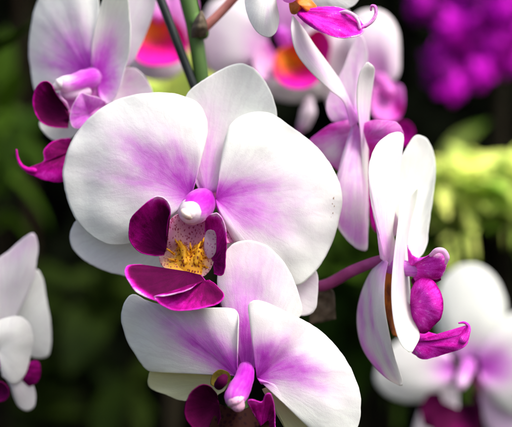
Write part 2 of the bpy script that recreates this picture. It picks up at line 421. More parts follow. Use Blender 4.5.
# lip
lip = fan('lip', (189, 272, -7), [(172, 270, -8), (155, 267, -10), (138, 264.5, -13), (127, 266, -16), (124.5, 272, -17), (129, 282, -18), (136, 292, -18), (150, 299, -17), (167, 304, -16), (190, 303, -15), (208, 296, -13), (208, 284, -10), (201, 275, -8)],
          LIPM, f, bulge=-1.5, ripple=0.7, val=0.10, rim=0.80, rimw=0.09, power=1.1,
          ell=[(142, 298, 18, 6, 35, 0.80), (127, 286, 4, 12, -20, 0.6)], edge=[(136, 292, 16, 10, 40, 0.8)])
fan('lip_fold', (203, 281, -10), [(196, 284, -16), (190, 289, -20), (178, 293, -21.5), (164, 296, -21), (154, 297, -20), (160, 304, -20), (170, 309.5, -20), (183, 311, -19.5), (208, 307, -18), (221, 302, -17), (224, 295, -16), (217, 286, -13), (209, 280, -10)],
    LIPM, lip, bulge=-1.2, ripple=0.7, val=0.34, rim=0.78, rimw=0.08, ell=[(176, 305, 22, 5, 6, 0.42), (211, 291, 14, 8, 20, -0.35)], edge=[(172, 294, 20, 4, -8, 0.95)])
fan('side_lobe', (166, 250, -6), [(164, 255, -7), (154, 256, -8), (141, 252, -8), (131, 243, -9), (128.5, 228, -11), (132, 217, -13), (139, 209, -14), (150, 200, -15), (158, 196, -15), (166, 199, -15), (170.5, 208, -14), (168, 222, -12), (166.5, 236, -9)],
    LIPM, lip, bulge=3.5, ripple=0.4, val=0.14, rim=0.46, rimw=0.05, edge=[(158, 197, 16, 8, 0, 0.97), (170, 206, 6, 9, 0, 0.9)], ell=[(150, 204, 18, 10, -35, 0.46), (136, 236, 10, 16, 0, 0.28), (146, 222, 16, 18, 0, 0.22)])
right_lobe = fan('side_lobe', (213, 262, -6), [(206, 246, -8), (205, 228, -10), (206, 219, -12), (210, 214.5, -14), (217, 213, -15), (223, 220, -15), (226, 234, -14), (226, 254, -12), (222.5, 275, -10), (214, 274, -8)],
    LIPM, lip, bulge=2.0, ripple=0.3, val=0.40, rim=0.56, rimw=0.06, edge=[(214, 213, 12, 8, 0, 0.97), (225, 226, 5, 16, -8, 0.85)], ell=[(222, 222, 6, 14, -8, 0.4), (218, 266, 8, 12, 0, -0.2), (216, 232, 8, 16, 0, 0.3)])
lp = [(204.5, 240), (206, 232), (210, 229.5), (214.5, 231), (216.5, 243), (214.5, 254), (209.5, 259), (205, 252)]
fan('lobe_lining', (210.5, 244, on_surface(right_lobe, 210.5, 244) - 0.9), [(x, y, on_surface(right_lobe, x, y) - 0.25) for x, y in lp],
    FLAP, lip, power=1.6, thick=0.0003, val=0.15, closed=True, ripple=0.15, m=12, n=40)
fan('throat', (190, 244, 1.5), [(165, 240, -4), (169, 222, -3), (178, 214, -1), (192, 214, 0), (206, 218, -3), (213, 232, -6), (215, 250, -6), (212, 266, -6), (204, 276, -7), (188, 277, -7.5), (172, 272, -8), (162, 266, -7), (159, 257, -2.5)],
    THROAT, lip, closed=True, ripple=0.3, bulge=0.6, val=0.16, ell=[(189, 262, 25, 17, 0, 0.88), (176, 268, 16, 7, 20, 0.5), (178, 232, 8, 16, -5, 0.30), (170, 225, 4, 14, 0, -0.2)])
fan('callus', (190, 264, -5.6), [(173, 247, 0.5), (178, 240, 1), (186, 244, 1), (190, 250, 0), (195, 244, 1), (203, 240, 1), (208, 247, 0), (208, 262, -1), (204, 273, -3.5), (198, 281, -7.5), (189, 282, -8), (181, 279, -6), (173, 270, -3.5), (170, 257, -1)],
    CALLUS, lip, closed=True, ripple=2.2, power=1.8, val=0.25, m=22, n=72, ell=[(190, 276, 14, 8, 0, 0.6)])
for cx, cy, dx in ((183, 251, -3), (198, 252, 3)):
    tube('callus_ridge', [(cx + dx, cy - 9, -2.5, 2.0), (cx, cy, -4.0, 3.4), (cx - dx * 0.6, cy + 11, -5.6, 3.0)], CALLUS, lip, val=0.15, n=22, seg=16, bumps=0.5)
for tx, ty, ex, ey in ((174, 254, 166, 248), (177, 261, 168, 259), (180, 247, 175, 239), (201, 246, 204, 238), (204, 258, 210, 256), (203, 266, 209, 268), (191, 252, 190, 243)):
    tube('callus_tooth', [(tx, ty, -4.2, 1.5), ((tx + ex) / 2, (ty + ey) / 2, -5.6, 1.2), (ex, ey, -5.8, 0.6)], CALLUS, lip, val=0.5, n=12, seg=8, bumps=0.3)
fan('lip_base', (222, 228, 1), [(220, 222, 2), (226, 226, 2), (232, 231, 2), (237, 240, 2), (232, 243, 1), (224, 242, -2)], THROAT, lip, closed=True, ripple=0.1, val=0.1, m=8, n=30)
# column
colm = tube('column', [(202, 202, 3, 14.5), (199, 205, -3, 15.5), (195.5, 208.5, -8, 15), (192.5, 211, -11.5, 13.6)], WHITE, f, val=0.0, n=30, seg=32,
     ell=[(209, 198, 18, 16, 30, 0.96), (190, 198, 20, 6, 0, 0.9), (200, 200, 22, 9, 0, 0.7), (212, 212, 8, 12, 0, 0.75)], bumps=0.04)
tube('anther_cap', [(191.5, 211.5, -11.5, 13.2), (190, 212.5, -14.5, 11), (189, 213.5, -17, 6.5)], ROSE, colm, val=0.02, n=18, seg=32, ell=[(183, 217, 8, 6, 0, 0.16), (196, 221, 10, 5, 0, 0.14), (186, 213, 5, 4, 0, 0.10)], bumps=0.05)
tube('anther_ridge', [(183.5, 211.5, -17.4, 3.0), (186, 214.5, -18.6, 3.8), (190, 216.5, -17.8, 3.0)], BEAK, colm, val=0.3, n=12, seg=16, bumps=0.15)
tube('pedicel', [(204, 200, 5, 8), (208, 205, 12, 6), (212, 205, 20, 5.5), (216, 195, 27, 5)], PEDI, f, n=24, seg=14)

# ================================================================== lower flower
f = flower('lower white orchid nodding below the big one with purple column and lip in shadow', (246, 380, -5))
fan('dorsal_sepal', (246, 377, -6.5), [(238, 366), (235.5, 340), (230, 318), (221, 302), (217, 282), (221, 260), (229, 247), (240, 241), (252, 240.5), (265, 244.5), (276, 253), (286, 265), (294, 280), (300, 298), (302, 314), (290, 322), (270, 332), (257, 350), (254, 368)],
    WHITE, f, tilt=(0, 0.0), d0=-5.5, bulge=-1.2, keel=0.8, ripple=0.4, ell=[(246, 348, 12, 36, 0, 0.80), (246, 370, 16, 14, 0, 0.8), (242, 305, 28, 36, 0, 0.34), (255, 270, 40, 34, 0, 0.14)])
fan('petal', (237, 376, -9), [(236.5, 350), (238, 330), (237.5, 312, -11.5), (230, 308, -11.5), (202, 308), (170, 306), (146, 300), (133, 294), (125, 302), (121, 316), (126, 337), (135, 354), (149, 371), (165, 370), (195, 369), (222, 374)],
    WHITE, f, tilt=(-0.14, 0.10), bulge=-2.5, ripple=0.6, ell=[(208, 350, 34, 13, 32, 0.50), (186, 332, 42, 12, 35, 0.24), (214, 338, 26, 8, 50, 0.2), (200, 340, 46, 28, 30, 0.14), (234, 368, 16, 12, 30, 0.8)])
fan('petal', (257, 378, -9), [(256, 362), (254, 337), (249.5, 316, -12), (248, 305, -13), (253, 300.5, -13), (265, 302, -12.5), (283, 310, -11.5), (300, 318.5, -10), (318, 329), (335, 345), (349, 365), (358, 386), (361, 403), (358, 427), (348, 445), (330, 447), (319, 432), (314, 418), (305, 403), (290, 391), (272, 385.5), (261, 384)],
    WHITE, f, tilt=(0.03, -0.01), bulge=-3.0, ripple=0.6, ell=[(283, 364, 32, 13, 18, 0.52), (302, 376, 34, 14, 28, 0.26), (272, 350, 24, 8, -40, 0.26), (290, 360, 44, 30, 20, 0.16), (258, 374, 16, 14, 10, 0.85), (260, 354, 12, 18, 0, 0.35)])
fan('lateral_sepal', (231, 381, -5), [(226, 370), (205, 351), (178, 345), (160, 352), (151, 368), (148.5, 386), (166, 395), (184, 401), (206, 401), (224, 391)],
    CREAM, f, tilt=(-0.16, 0.08), bulge=1.5, keel=0.6)
fan('lateral_sepal', (262, 389, -5), [(272, 385), (290, 388), (308, 402), (322, 425), (320, 446), (302, 452), (286, 428), (276, 405)],
    CREAM, f, tilt=(0.0, 0.02), bulge=1.2, keel=0.6, val=0.0)
colm = tube('column', [(246, 370, -9, 8.5), (244, 379, -13, 9.5), (239, 390, -17.5, 11), (235, 397, -20, 10.5)], WHITE, f, n=28, seg=28,
     ell=[(247, 372, 20, 18, 20, 0.99), (243, 386, 17, 10, -20, 0.97), (226, 388, 4, 14, 20, 0.7), (251, 394, 6, 16, 20, 0.9)], bumps=0.05)
tube('anther_cap', [(236, 401, -21, 9), (238, 405, -21, 7)], FLAP, colm, val=0.9, n=12, seg=20, bumps=0.1)
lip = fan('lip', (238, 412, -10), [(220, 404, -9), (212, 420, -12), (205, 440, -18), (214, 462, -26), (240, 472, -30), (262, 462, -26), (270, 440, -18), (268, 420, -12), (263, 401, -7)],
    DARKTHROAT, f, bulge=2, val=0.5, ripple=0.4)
fan('side_lobe', (219, 404, -12), [(217, 394, -15), (210, 386, -19), (203, 384.5, -21), (194, 389, -22), (186, 402, -22), (184.5, 413, -21), (189, 424, -19), (200, 432, -16), (214, 430, -13), (221, 418, -12)],
    LIPM, lip, bulge=3, val=0.05, rim=0.16, rimw=0.08, ripple=0.3)
fan('side_lobe', (262, 428, -12), [(255, 416, -17), (250, 406, -22), (247.5, 401, -24), (252, 399.5, -24), (262, 402, -20), (266, 394, -22), (270, 393.5, -22), (274, 404, -18), (275, 420, -14), (274, 440, -12), (262, 444, -11)],
    LIPM, lip, bulge=1.5, val=0.36, rim=0.78, rimw=0.12, ripple=0.4, ell=[(252, 402, 8, 4, 0, 0.85), (262, 412, 5, 16, 0, 0.35), (270, 398, 4, 10, 0, 0.4)])
fan('callus', (221, 377, -11), [(211, 384, -12), (213, 374, -12), (220, 369.5, -12), (228, 372, -11), (231, 379, -10), (226, 384, -10), (219, 387, -11)], HOODM, lip, closed=True, power=1.4, ripple=0.2, val=0.0, m=10, n=36)
tube('column_foot', [(219, 385, -17, 5), (222, 381, -19, 5.5), (224, 378, -18, 4)], LIPM, lip, val=0.05, n=12, seg=16)
tube('pedicel', [(246, 376, -5, 8), (244, 365, 6, 6), (236, 340, 16, 5.5), (224, 300, 24, 5)], PEDI, f, n=24, seg=14)

OFF[0] = 7
# ================================================================== upper left flower, turned left
f = flower('white and purple orchid at the upper left turned left, its lip tip a curled tendril', (92, 76, 26))
fan('dorsal_sepal', (103, 72, 27), [(100, 50), (105, 10), (118, -25), (140, -32), (156, -12), (155.5, 3), (151, 21), (141, 45), (132, 63), (118, 74)], WHITE, f, tilt=(0, 0), d0=30, bulge=1, val=0.08, ell=[(120, 60, 14, 14, 0, 0.2)])
fan('petal', (90, 74, 22), [(93, 55), (96.5, 30, 20), (99, 5, 20), (93, -15, 22), (72, -24, 24), (50, -16, 28), (38, 0, 30), (32, 21, 32), (29, 49, 33), (31, 70, 33), (36, 92, 32), (46, 98, 30), (63, 92, 27), (79, 82, 24)],
    WHITE, f, bulge=-2, ripple=0.6, ell=[(74, 52, 28, 14, 52, 0.40), (62, 66, 26, 12, 20, 0.34), (86, 69, 16, 18, 20, 0.8), (82, 40, 10, 26, -10, 0.22), (65, 50, 26, 40, 0, 0.08)])
fan('petal', (96, 78, 19), [(91, 62, 18), (92, 45, 15), (97, 20, 12), (104, -2, 10), (115, -18, 9), (126, -8, 10), (130, 18, 11), (130, 48, 12), (125, 70, 13), (118, 92, 14), (109, 104, 15), (99, 96, 17)],
    WHITE, f, bulge=2, ripple=0.5, ell=[(98, 72, 10, 27, 16, 0.75), (106, 86, 14, 18, 20, 0.55), (106, 55, 12, 28, 14, 0.36), (92, 80, 12, 12, 0, 0.85)])
fan('lateral_sepal', (105, 100, 24), [(109, 90), (119, 74), (127, 68), (136, 68.5), (147, 80), (153.5, 96), (152, 118), (130, 128), (112, 115)], WHITE, f, tilt=(0, 0), bulge=1.5, val=0.13, ell=[(126, 92, 6, 24, 20, 0.12)])
fan('lateral_sepal', (82, 104, 24), [(66, 104), (44, 114), (39, 124), (44, 133), (53, 140), (62, 141), (74, 136), (84, 120)], WHITE, f, tilt=(0, 0), bulge=1, val=0.0)
colm = tube('column', [(93, 78, 20, 11), (84, 79, 16, 9.5), (74, 82, 12, 8.5), (64, 84, 9, 8.5)], WHITE, f, n=26, seg=24, ell=[(92, 76, 14, 14, 0, 0.9), (79, 84, 12, 7, -10, 0.72), (78, 74, 12, 5, 0, 0.5)], bumps=0.06)
tube('anther_cap', [(60, 84, 8, 6.5), (56.5, 86.5, 8, 4.5)], ROSE, colm, val=0.05, n=12, seg=18, ell=[(56, 91, 4, 4, 0, 0.3)])
tube('column_underside', [(66, 94, 12, 6), (76, 94, 14, 6), (86, 92, 17, 6)], ROSE, colm, val=0.24, n=14, seg=16)
fan('throat', (80, 98, 20), [(62, 88, 17), (78, 84, 18), (98, 86, 19), (108, 98, 18), (100, 112, 17), (82, 116, 16), (68, 112, 14), (60, 98, 14)], ROSE, f, closed=True, val=0.55, m=10, n=36)
lip = fan('lip', (74, 150, 14), [(70, 138, 14), (60, 139, 12), (51, 143, 10), (43.5, 151, 9), (44, 161, 9), (37, 165, 9), (28, 168.5, 9), (25.5, 171.5, 9), (36, 177, 9), (52, 182, 9), (66, 181, 10), (84, 176, 13), (88, 160, 16)],
    LIPM, f, bulge=-2.5, val=0.32, rim=0.62, rimw=0.08, ell=[(50, 176, 22, 6, 0, 0.55), (62, 148, 14, 8, 0, -0.15)])
tube('tendril', [(34, 170.5, 9, 3.4), (27, 169.5, 9, 2.6), (21, 165, 9, 1.8), (17.5, 157, 9, 1.3), (16.5, 150, 9, 1.0)], LIPM, lip, val=0.55, n=22, seg=10)
fan('side_lobe', (70, 118, 13), [(68, 108, 13), (61, 100, 10), (54.5, 91, 7), (51, 84, 6), (46, 81, 5), (39, 84, 5), (34, 93, 6), (33, 106, 7), (37, 117, 8), (45, 124.5, 9), (56, 127.5, 11), (68, 128, 13)],
    LIPM, lip, bulge=3, val=0.10, rim=0.5, rimw=0.07, ell=[(40, 92, 8, 14, 20, 0.28)])
fan('side_lobe', (90, 114, 14), [(106, 101, 12), (97, 97, 10), (88, 95, 8), (81, 92.5, 7), (76, 99, 6), (71, 110, 6), (70, 120, 7), (73.5, 128, 8), (84, 128, 11), (98, 122, 14)],
    WHITE, lip, bulge=-1.5, val=0.55, rim=0.3, rimw=0.07, ell=[(88, 112, 18, 14, 0, 0.35)])
tube('lobe_edge', [(58, 94, 10, 1.6), (62, 99, 9, 1.6), (66, 103, 10, 1.4), (68, 108, 11, 1.0)], ROSE, lip, val=0.35, n=14, seg=8)
tube('pedicel', [(100, 84, 26, 7), (125, 100, 34, 5.5), (165, 114, 36, 5), (206, 106, 31, 4.6)], PEDI, f, n=24, seg=14)

OFF[0] = 0
# ================================================================== top centre flower, cut by the frame
f = flower('orchid cut by the top edge, bright magenta lip with curled tips and orange throat', (298, -12, 8))
fan('lateral_sepal', (268, -26, 8), [(255, -26), (246, -10), (245, 2), (248, 16), (254, 28), (262, 35.5), (270, 37), (276, 32), (279, 20), (277, 6), (274, -12)], WHITE, f, tilt=(0, -0.12), bulge=-3.5, val=0.02, ell=[(268, 8, 2.5, 16, 5, 0.10)])
fan('petal', (318, -14, 12), [(304, -8), (308, 4), (325, 7), (342, 9), (355, 5), (362, -12), (352, -30), (330, -30)], WHITE, f, tilt=(0, 0), bulge=-1, val=0.02)
fan('dorsal_sepal', (300, -20, 12), [(285, -24), (270, -50), (280, -80), (305, -88), (325, -75), (326, -45), (314, -24)], WHITE, f, tilt=(0, 0), d0=12, bulge=1, m=14, n=50)
lip = fan('lip', (299, 10, 2), [(303, 6, 2), (315, 7, 2), (334, 6.5, 1), (347, 10, 0), (356, 15, -2), (362, 21, -3), (365, 28, -4), (362, 34, -5), (354, 37, -7), (340, 38, -8), (324, 33.5, -7), (307, 24, -3), (297, 15, 1)],
    LIPM, f, bulge=-2.5, val=0.66, rim=0.94, rimw=0.07, ell=[(330, 14, 20, 5, 5, 0.2), (336, 28, 20, 6, 15, 0.2)])
tube('tendril', [(361, 28, -4, 2.0), (367, 25, -4, 2.0), (373, 20, -4, 2.0), (376, 13, -4, 1.8), (375, 6.5, -4, 1.6), (371.5, 6, -3, 1.4), (371, 10, -2.5, 1.1)], LIPM, lip, val=0.9, n=34, seg=10)
tube('tendril', [(340, 13, -2, 1.8), (346, 12, -4, 2.2), (353, 15, -5, 2.0), (358, 21, -5, 1.8), (360, 28, -5, 1.6)], LIPM, lip, val=0.95, n=24, seg=10)
fan('callus', (300, 5, -1.5), [(291, -6, 2), (289, 5, 2), (292, 14, 1.5), (298, 13, 1), (303, 9, 1), (309, 13, 0.5), (317, 7, 1), (312, 1, 1.5), (304, -4, 2)], ORCH, lip, closed=True, power=1.0, ripple=1.4, ell=[(294, 12, 4, 4, 0, 0.7), (308, 6, 8, 3, 10, 0.4)], val=0.56, m=10, n=36)
tube('column', [(300, -20, 6, 12), (294, -12, 0, 11), (289, -6, -5, 9)], WHITE, f, n=16, seg=18, val=0.5)
tube('pedicel', [(299, -16, 11, 7), (280, -25, 20, 5.5), (258, -18, 24, 5), (235, -3, 22, 4.8)], ROSYPEDI, f, n=22, seg=14)

# ================================================================== side-on flower behind the big one on the right
f = flower('pale lilac orchid seen side-on beside the big flower, one long petal reaching up left', (357, 130, 18))
strip('petal', [(351, 128, 15), (343, 101, 13), (331, 91, 10), (309, 70, 4), (296, 52, 1), (291, 30, 0), (292, 16, 2)],
      [(359, 122, 22), (351, 104, 20), (340, 81, 18), (329, 65, 14), (315, 46, 10), (303, 28, 6), (293, 16, 2)], WHITE, f, bulge=-2, val=0.07, ell=[(352, 118, 9, 20, 0, 0.5), (318, 66, 5, 40, -38, 0.14)])
strip('dorsal_sepal', [(364, 205, 20), (362, 172, 18), (360.5, 135, 14), (357, 105, 11), (357.5, 84, 9), (361, 70, 8), (367, 62.5, 8)],
      [(368, 205, 22), (368, 172, 22), (368.5, 132, 22), (370.5, 100, 20), (373.5, 78, 15), (374, 67, 10), (368, 62.2, 8)], WHITE, f, bulge=-1.5, val=0.05, ell=[(364, 128, 8, 22, 0, 0.30)])
fan('lateral_sepal', (358, 126, 20), [(354, 119, 20), (348, 138, 18), (341, 160, 16), (336, 185, 14), (334, 208, 13), (339, 230, 12), (353, 246, 12), (366, 251, 14), (368, 238, 18), (368.5, 205, 21), (367.5, 170, 23), (364, 140, 23)],
    WHITE, f, bulge=-2.5, keel=-1.0, ripple=0.5, val=0.24, rim=0.10, ell=[(357, 132, 10, 22, 8, 0.35), (342, 228, 10, 20, -20, 0.30), (352, 185, 5, 50, 8, 0.10), (360, 238, 10, 12, 0, 0.18)])
fan('petal', (354, 124, 26), [(343, 124), (331, 120), (326, 105), (332, 88), (343, 68), (352, 45), (360, 34), (366, 45), (368, 75), (366, 105), (361, 120)], WHITE, f, tilt=(0, 0), d0=30, bulge=2, val=0.16, ell=[(338, 108, 14, 22, 20, 0.22), (354, 118, 12, 12, 0, 0.6), (356, 75, 6, 40, 5, 0.12)])
fan('lateral_sepal', (352, 132, 24), [(348, 120), (330, 125), (318, 133), (308, 143), (318, 156), (332, 166), (343, 172), (350, 152)], ROSE, f, tilt=(0, 0), bulge=-2, val=0.52, rim=0.72, ell=[(325, 130, 22, 7, -18, 0.8), (332, 151, 11, 12, 0, -0.7)])
lip = fan('lip', (373, 140, 22), [(368, 143, 22), (367, 180, 26), (369, 212, 28), (376, 233, 30), (387, 226, 30), (394, 205, 29), (396, 178, 27), (397, 160, 25), (388, 143, 22)], LIPM, f, bulge=1, val=0.58, ell=[(374, 156, 6, 12, 0, -0.3)])
fan('side_lobe', (366, 140, 16), [(362, 124, 16), (372, 120.5, 14), (386, 121, 11), (397, 123, 10), (402, 130, 10), (403, 137, 11), (396, 142, 12), (382, 148, 14), (372, 158, 16)], ROSE, lip, bulge=-3, val=0.54, ell=[(366, 134, 10, 14, 0, 0.5), (372, 150, 6, 10, 0, 0.85), (386, 136, 14, 5, -15, 0.25)])
tube('pedicel', [(353, 134, 26, 7), (332, 150, 32, 6), (290, 160, 32, 5), (222, 165, 30, 4.6)], PEDI, f, n=22, seg=14)

# ================================================================== right flower in profile
f = flower('white orchid in profile at right, magenta lip hooked upward and a purple stalk behind', (388, 262, 6))
fan('dorsal_sepal', (404, 262, 12), [(397, 240, 12), (395, 212, 12), (392, 188, 12), (396, 168, 13), (407, 147, 15), (416, 135.5, 17), (424, 136.5, 19), (431, 145, 21), (435.5, 164, 22), (433.5, 192, 20), (429, 224, 17), (425, 250, 14), (415, 262, 12)],
    WHITE, f, bulge=3, ripple=0.5, val=0.0, ell=[(412, 250, 10, 14, 0, 0.18)])
fan('petal', (388, 266, 4), [(380, 258, 2), (376, 228, -1), (370.5, 200, -3), (368.5, 175, -4), (370, 160, -3), (378, 143, 0), (392, 133, 4), (401, 132.5, 6), (403.5, 137, 7), (400, 152, 8), (391, 175, 9), (387.5, 200, 9), (391, 226, 8), (397, 250, 6), (396, 264, 5)],
    WHITE, f, bulge=-1.5, keel=-0.8, ripple=0.4, val=0.02, ell=[(384, 248, 10, 26, -12, 0.34), (376, 205, 5, 44, -10, 0.16), (398, 160, 5, 30, 15, 0.08)])
strip('petal', [(416, 188, 10), (402, 196, 6), (398, 225, 0), (393.5, 260, -5), (391.5, 297, -9), (395, 327, -12), (402, 346, -13), (409, 352, -13)],
      [(418, 187, 10), (416, 200, 12), (410.5, 222, 12), (407, 245, 10), (409.5, 284, 7), (413, 318, 2), (419.5, 336, -4), (412, 352, -12)], WHITE, f, bulge=-3.0, ripple=0.5, val=0.0, ell=[(397, 262, 7, 34, 0, 0.22), (396, 312, 4, 30, 0, 0.12), (409, 240, 3, 50, 0, 0.10)])
strip('lateral_sepal', [(383, 258, 8), (372, 270, 10), (361, 294, 13), (357, 320, 14), (362, 347, 12), (376, 368, 8), (388, 379, 5), (400, 385.5, 3)],
      [(388, 262, 0), (385, 278, -2), (384.5, 304, -4), (389, 332, -4), (395, 358, -2), (400, 372, 0), (402.5, 381, 2), (402, 385.5, 3)], WHITE, f, bulge=-3, ripple=0.4, val=0.03, ell=[(362, 318, 4, 40, -4, 0.36), (376, 364, 4, 28, -33, 0.46), (371, 306, 2.5, 46, -4, 0.26), (384, 350, 2.5, 34, -22, 0.22), (386, 266, 9, 20, 0, 0.5)])
fan('throat', (392, 300, 9), [(385, 268, 8), (394, 270, 8), (402, 284, 8), (404, 310, 8), (402, 335, 8), (394, 336, 8), (387, 318, 9), (382, 295, 10)], ORCH, f, closed=True, val=0.58, ripple=0.6, ell=[(384, 276, 10, 8, 0, -0.5), (388, 330, 12, 28, 0, 0.97), (389, 292, 3, 12, 0, 0.8)], m=12, n=40)
lip = fan('lip', (412, 342, 4), [(416, 331, 4), (428, 332, 2), (440, 336, -1), (450, 338.5, -3), (458, 336, -4), (464, 329, -4), (468, 325, -4), (470, 333, -4), (468, 342, -4), (463, 348, -4), (445, 354, -2), (423, 359, 0), (412, 353, 3)],
    LIPM, f, bulge=-2.5, val=0.68, rim=0.78, rimw=0.08, ell=[(415, 352, 8, 5, 20, 0.6), (440, 346, 22, 5, -8, -0.12)])
tube('tendril', [(463, 340, -4, 4.0), (468, 332, -4, 2.6), (468.5, 326, -4, 1.7), (464, 322.5, -4, 1.3), (459, 323, -4, 0.9)], LIPM, lip, val=0.8, n=22, seg=10)
fan('side_lobe', (410, 306, 3), [(411, 290, 1), (416, 281, -2), (422, 277.5, -4), (432, 280, -5), (440, 290, -6), (443.5, 304, -6), (441, 317, -5), (434, 326, -3), (425, 333, 0), (414, 331, 3)],
    LIPM, lip, bulge=-5, val=0.70, rim=0.40, rimw=0.09, ell=[(420, 304, 12, 14, 0, 0.35), (432, 325, 14, 4, -35, -0.5)])
fan('side_lobe', (409, 268, 4), [(407.5, 245, 4), (412, 254, 0), (420, 258, -3), (430, 255, -5), (436, 250, -6), (442, 250, -6), (447.5, 257, -6), (446, 268, -5), (440, 278, -3), (428, 280, 0), (416, 283, 3)],
    LIPM, lip, bulge=-3.5, val=0.74, rim=0.86, rimw=0.07, ell=[(440, 256, 8, 5, 30, 0.7), (420, 268, 16, 6, 0, 0.15), (444, 272, 5, 8, 30, -0.35)])
tube('lobe_edge', [(431, 255, -6, 2.0), (437, 250.5, -8, 2.8), (443, 251, -8, 3.0), (447, 257, -8, 2.6), (446, 263, -7, 1.6)], ROSE, lip, val=0.3, n=24, seg=12)
fan('lip_base', (420, 282, 3), [(411, 279, 3), (424, 276, 1), (438, 275, -2), (441, 280, -2), (430, 284, 0), (418, 290, 2)], LIPM, lip, closed=True, val=0.25, ripple=0.2, m=8, n=30)
tube('column', [(388, 264, 8, 9), (395, 266, 6, 9), (404, 268, 4, 8), (414, 270, 2, 7)], WHITE, f, n=20, seg=20, val=0.62)
tube('spur', [(391, 232, 12, 6), (393, 222, 11, 5.8), (392, 215, 11, 4.5)], ROSE, f, val=0.24, n=14, seg=16)
tube('pedicel', [(386, 259, 7, 5.5), (372, 263, 10, 5.6), (350, 272, 14, 6), (322, 286, 20, 6), (280, 285, 28, 5.5), (232, 270, 33, 5)], PEDI, f, n=34, seg=16)

# ================================================================== blurred flowers behind
OFF[0] = 45
BG = 'out of focus orchid flowers at the back'
# pink one in the gap at top centre
f = flower('blurred pink orchid with orange throat and red lip in the gap at top centre', (286, 50, 85), BG)
fan('petal', (268, 42, 82), [(262, 62), (240, 72), (215, 74), (203, 55), (202, 25), (212, 2), (235, -4), (258, 8), (268, 25)], SOFT, f, tilt=(0, 0), bulge=-4, val=0.06, ell=[(258, 48, 14, 24, 0, 0.35), (215, 50, 12, 30, 0, 0.10)], m=14, n=50)
fan('dorsal_sepal', (284, 36, 84), [(276, 30), (270, 0), (285, -25), (305, -20), (312, 5), (300, 32)], SOFT, f, tilt=(0, 0), bulge=-3, val=0.4, m=12, n=40)
fan('petal', (300, 46, 84), [(300, 34), (320, 14), (345, 10), (352, 30), (346, 58), (326, 66), (306, 56)], SOFT, f, tilt=(0, 0), bulge=-3, val=0.10, m=12, n=40)
fan('lateral_sepal', (298, 64, 86), [(280, 66), (264, 76), (264, 92), (282, 101), (304, 102), (324, 96), (332, 80), (322, 68)], SOFT, f, tilt=(0, 0), bulge=-3, val=0.05, m=12, n=40)
lip = fan('lip', (296, 65, 80), [(277, 52, 66), (290, 45, 70), (306, 36, 66), (320, 29, 62), (331, 42, 60), (329, 58, 60), (323, 76, 58), (306, 88, 56), (288, 87, 58), (275, 76, 62)], FLAME, f, closed=True, val=0.8, ell=[(287, 59, 13, 14, 0, -4.0), (306, 60, 10, 8, 0, -1.2), (300, 86, 30, 6, 0, 0.9), (328, 44, 6, 16, 0, 0.6)], bulge=1, m=16, n=50)
fan('side_lobe', (276, 54, 74), [(266, 40, 70), (256, 50, 66), (254, 66, 64), (262, 80, 64), (274, 78, 68), (284, 60, 72)], SOFT, lip, bulge=2, val=0.30, m=10, n=36, ell=[(274, 44, 10, 18, 0, 0.6)])
tube('column', [(286, 42, 82, 9), (283, 36, 76, 8.5), (281, 32, 72, 7)], WHITE, f, val=0.72, n=14, seg=16)
tube('pedicel', [(286, 46, 90, 6), (262, 80, 104, 4.5), (246, 120, 112, 4.2)], PEDI, f, n=18, seg=12)
# white one behind the blade petals
f = flower('blurred white orchid with magenta lip behind the side-on lilac flower', (380, 70, 70), BG)
fan('petal', (380, 78, 68), [(372, 74), (352, 66), (343, 44), (348, 22), (364, 10), (384, 12), (397, 28), (400, 54), (398, 76), (390, 84)], SOFT, f, tilt=(0, 0), bulge=-4, val=0.05, ell=[(374, 70, 18, 30, 0, 0.42)], m=14, n=50)
fan('lateral_sepal', (378, 84, 72), [(364, 78), (346, 84), (338, 104), (352, 118), (372, 112), (384, 96)], SOFT, f, tilt=(0, 0), bulge=-3, val=0.14, m=12, n=40)
fan('petal', (372, 82, 74), [(366, 70), (352, 48), (340, 36), (328, 44), (322, 70), (325, 98), (336, 116), (352, 112), (364, 96)], SOFT, f, tilt=(0, 0), bulge=-3, val=0.08, ell=[(362, 86, 16, 20, 0, 0.4)], m=14, n=50)
lip = fan('lip', (384, 92, 60), [(374, 86, 58), (371, 104, 54), (376, 118, 50), (388, 122, 48), (400, 117, 50), (404, 102, 52), (402, 86, 56), (392, 82, 60)], SOFT, f, bulge=2, val=0.60, m=12, n=40, ell=[(400, 110, 7, 10, 0, 0.95), (398, 86, 8, 6, 0, -0.4)])
fan('side_lobe', (398, 132, 54), [(396, 122, 54), (408, 122, 52), (414, 132, 50), (410, 144, 50), (400, 146, 52)], LIPM, lip, bulge=1, val=0.52, m=8, n=30)
tube('column', [(380, 80, 66, 9), (386, 86, 60, 8), (390, 92, 55, 7)], ROSE, f, val=0.6, n=12, seg=14)
tube('pedicel', [(378, 80, 74, 6), (352, 112, 90, 4.5), (312, 150, 104, 4.2), (262, 190, 112, 4)], PEDI, f, n=22, seg=12)
bd = tube('flower_bud', [(296, 142, 70, 2.2), (299, 132, 68, 3), (304, 124, 66, 8), (308, 112, 64, 9.5), (309, 101, 63, 6)], ROSE, None, val=0.14, n=30, seg=18, ell=[(298, 134, 5, 8, 0, 0.5)])
tag(bd, 'small pale pink bud blurred in the dark gap above the big flower', 'flower bud')
tube('pedicel', [(296, 142, 70, 2.2), (285, 165, 70, 2.4), (258, 200, 70, 2.6)], STEM, bd, n=18, seg=10)
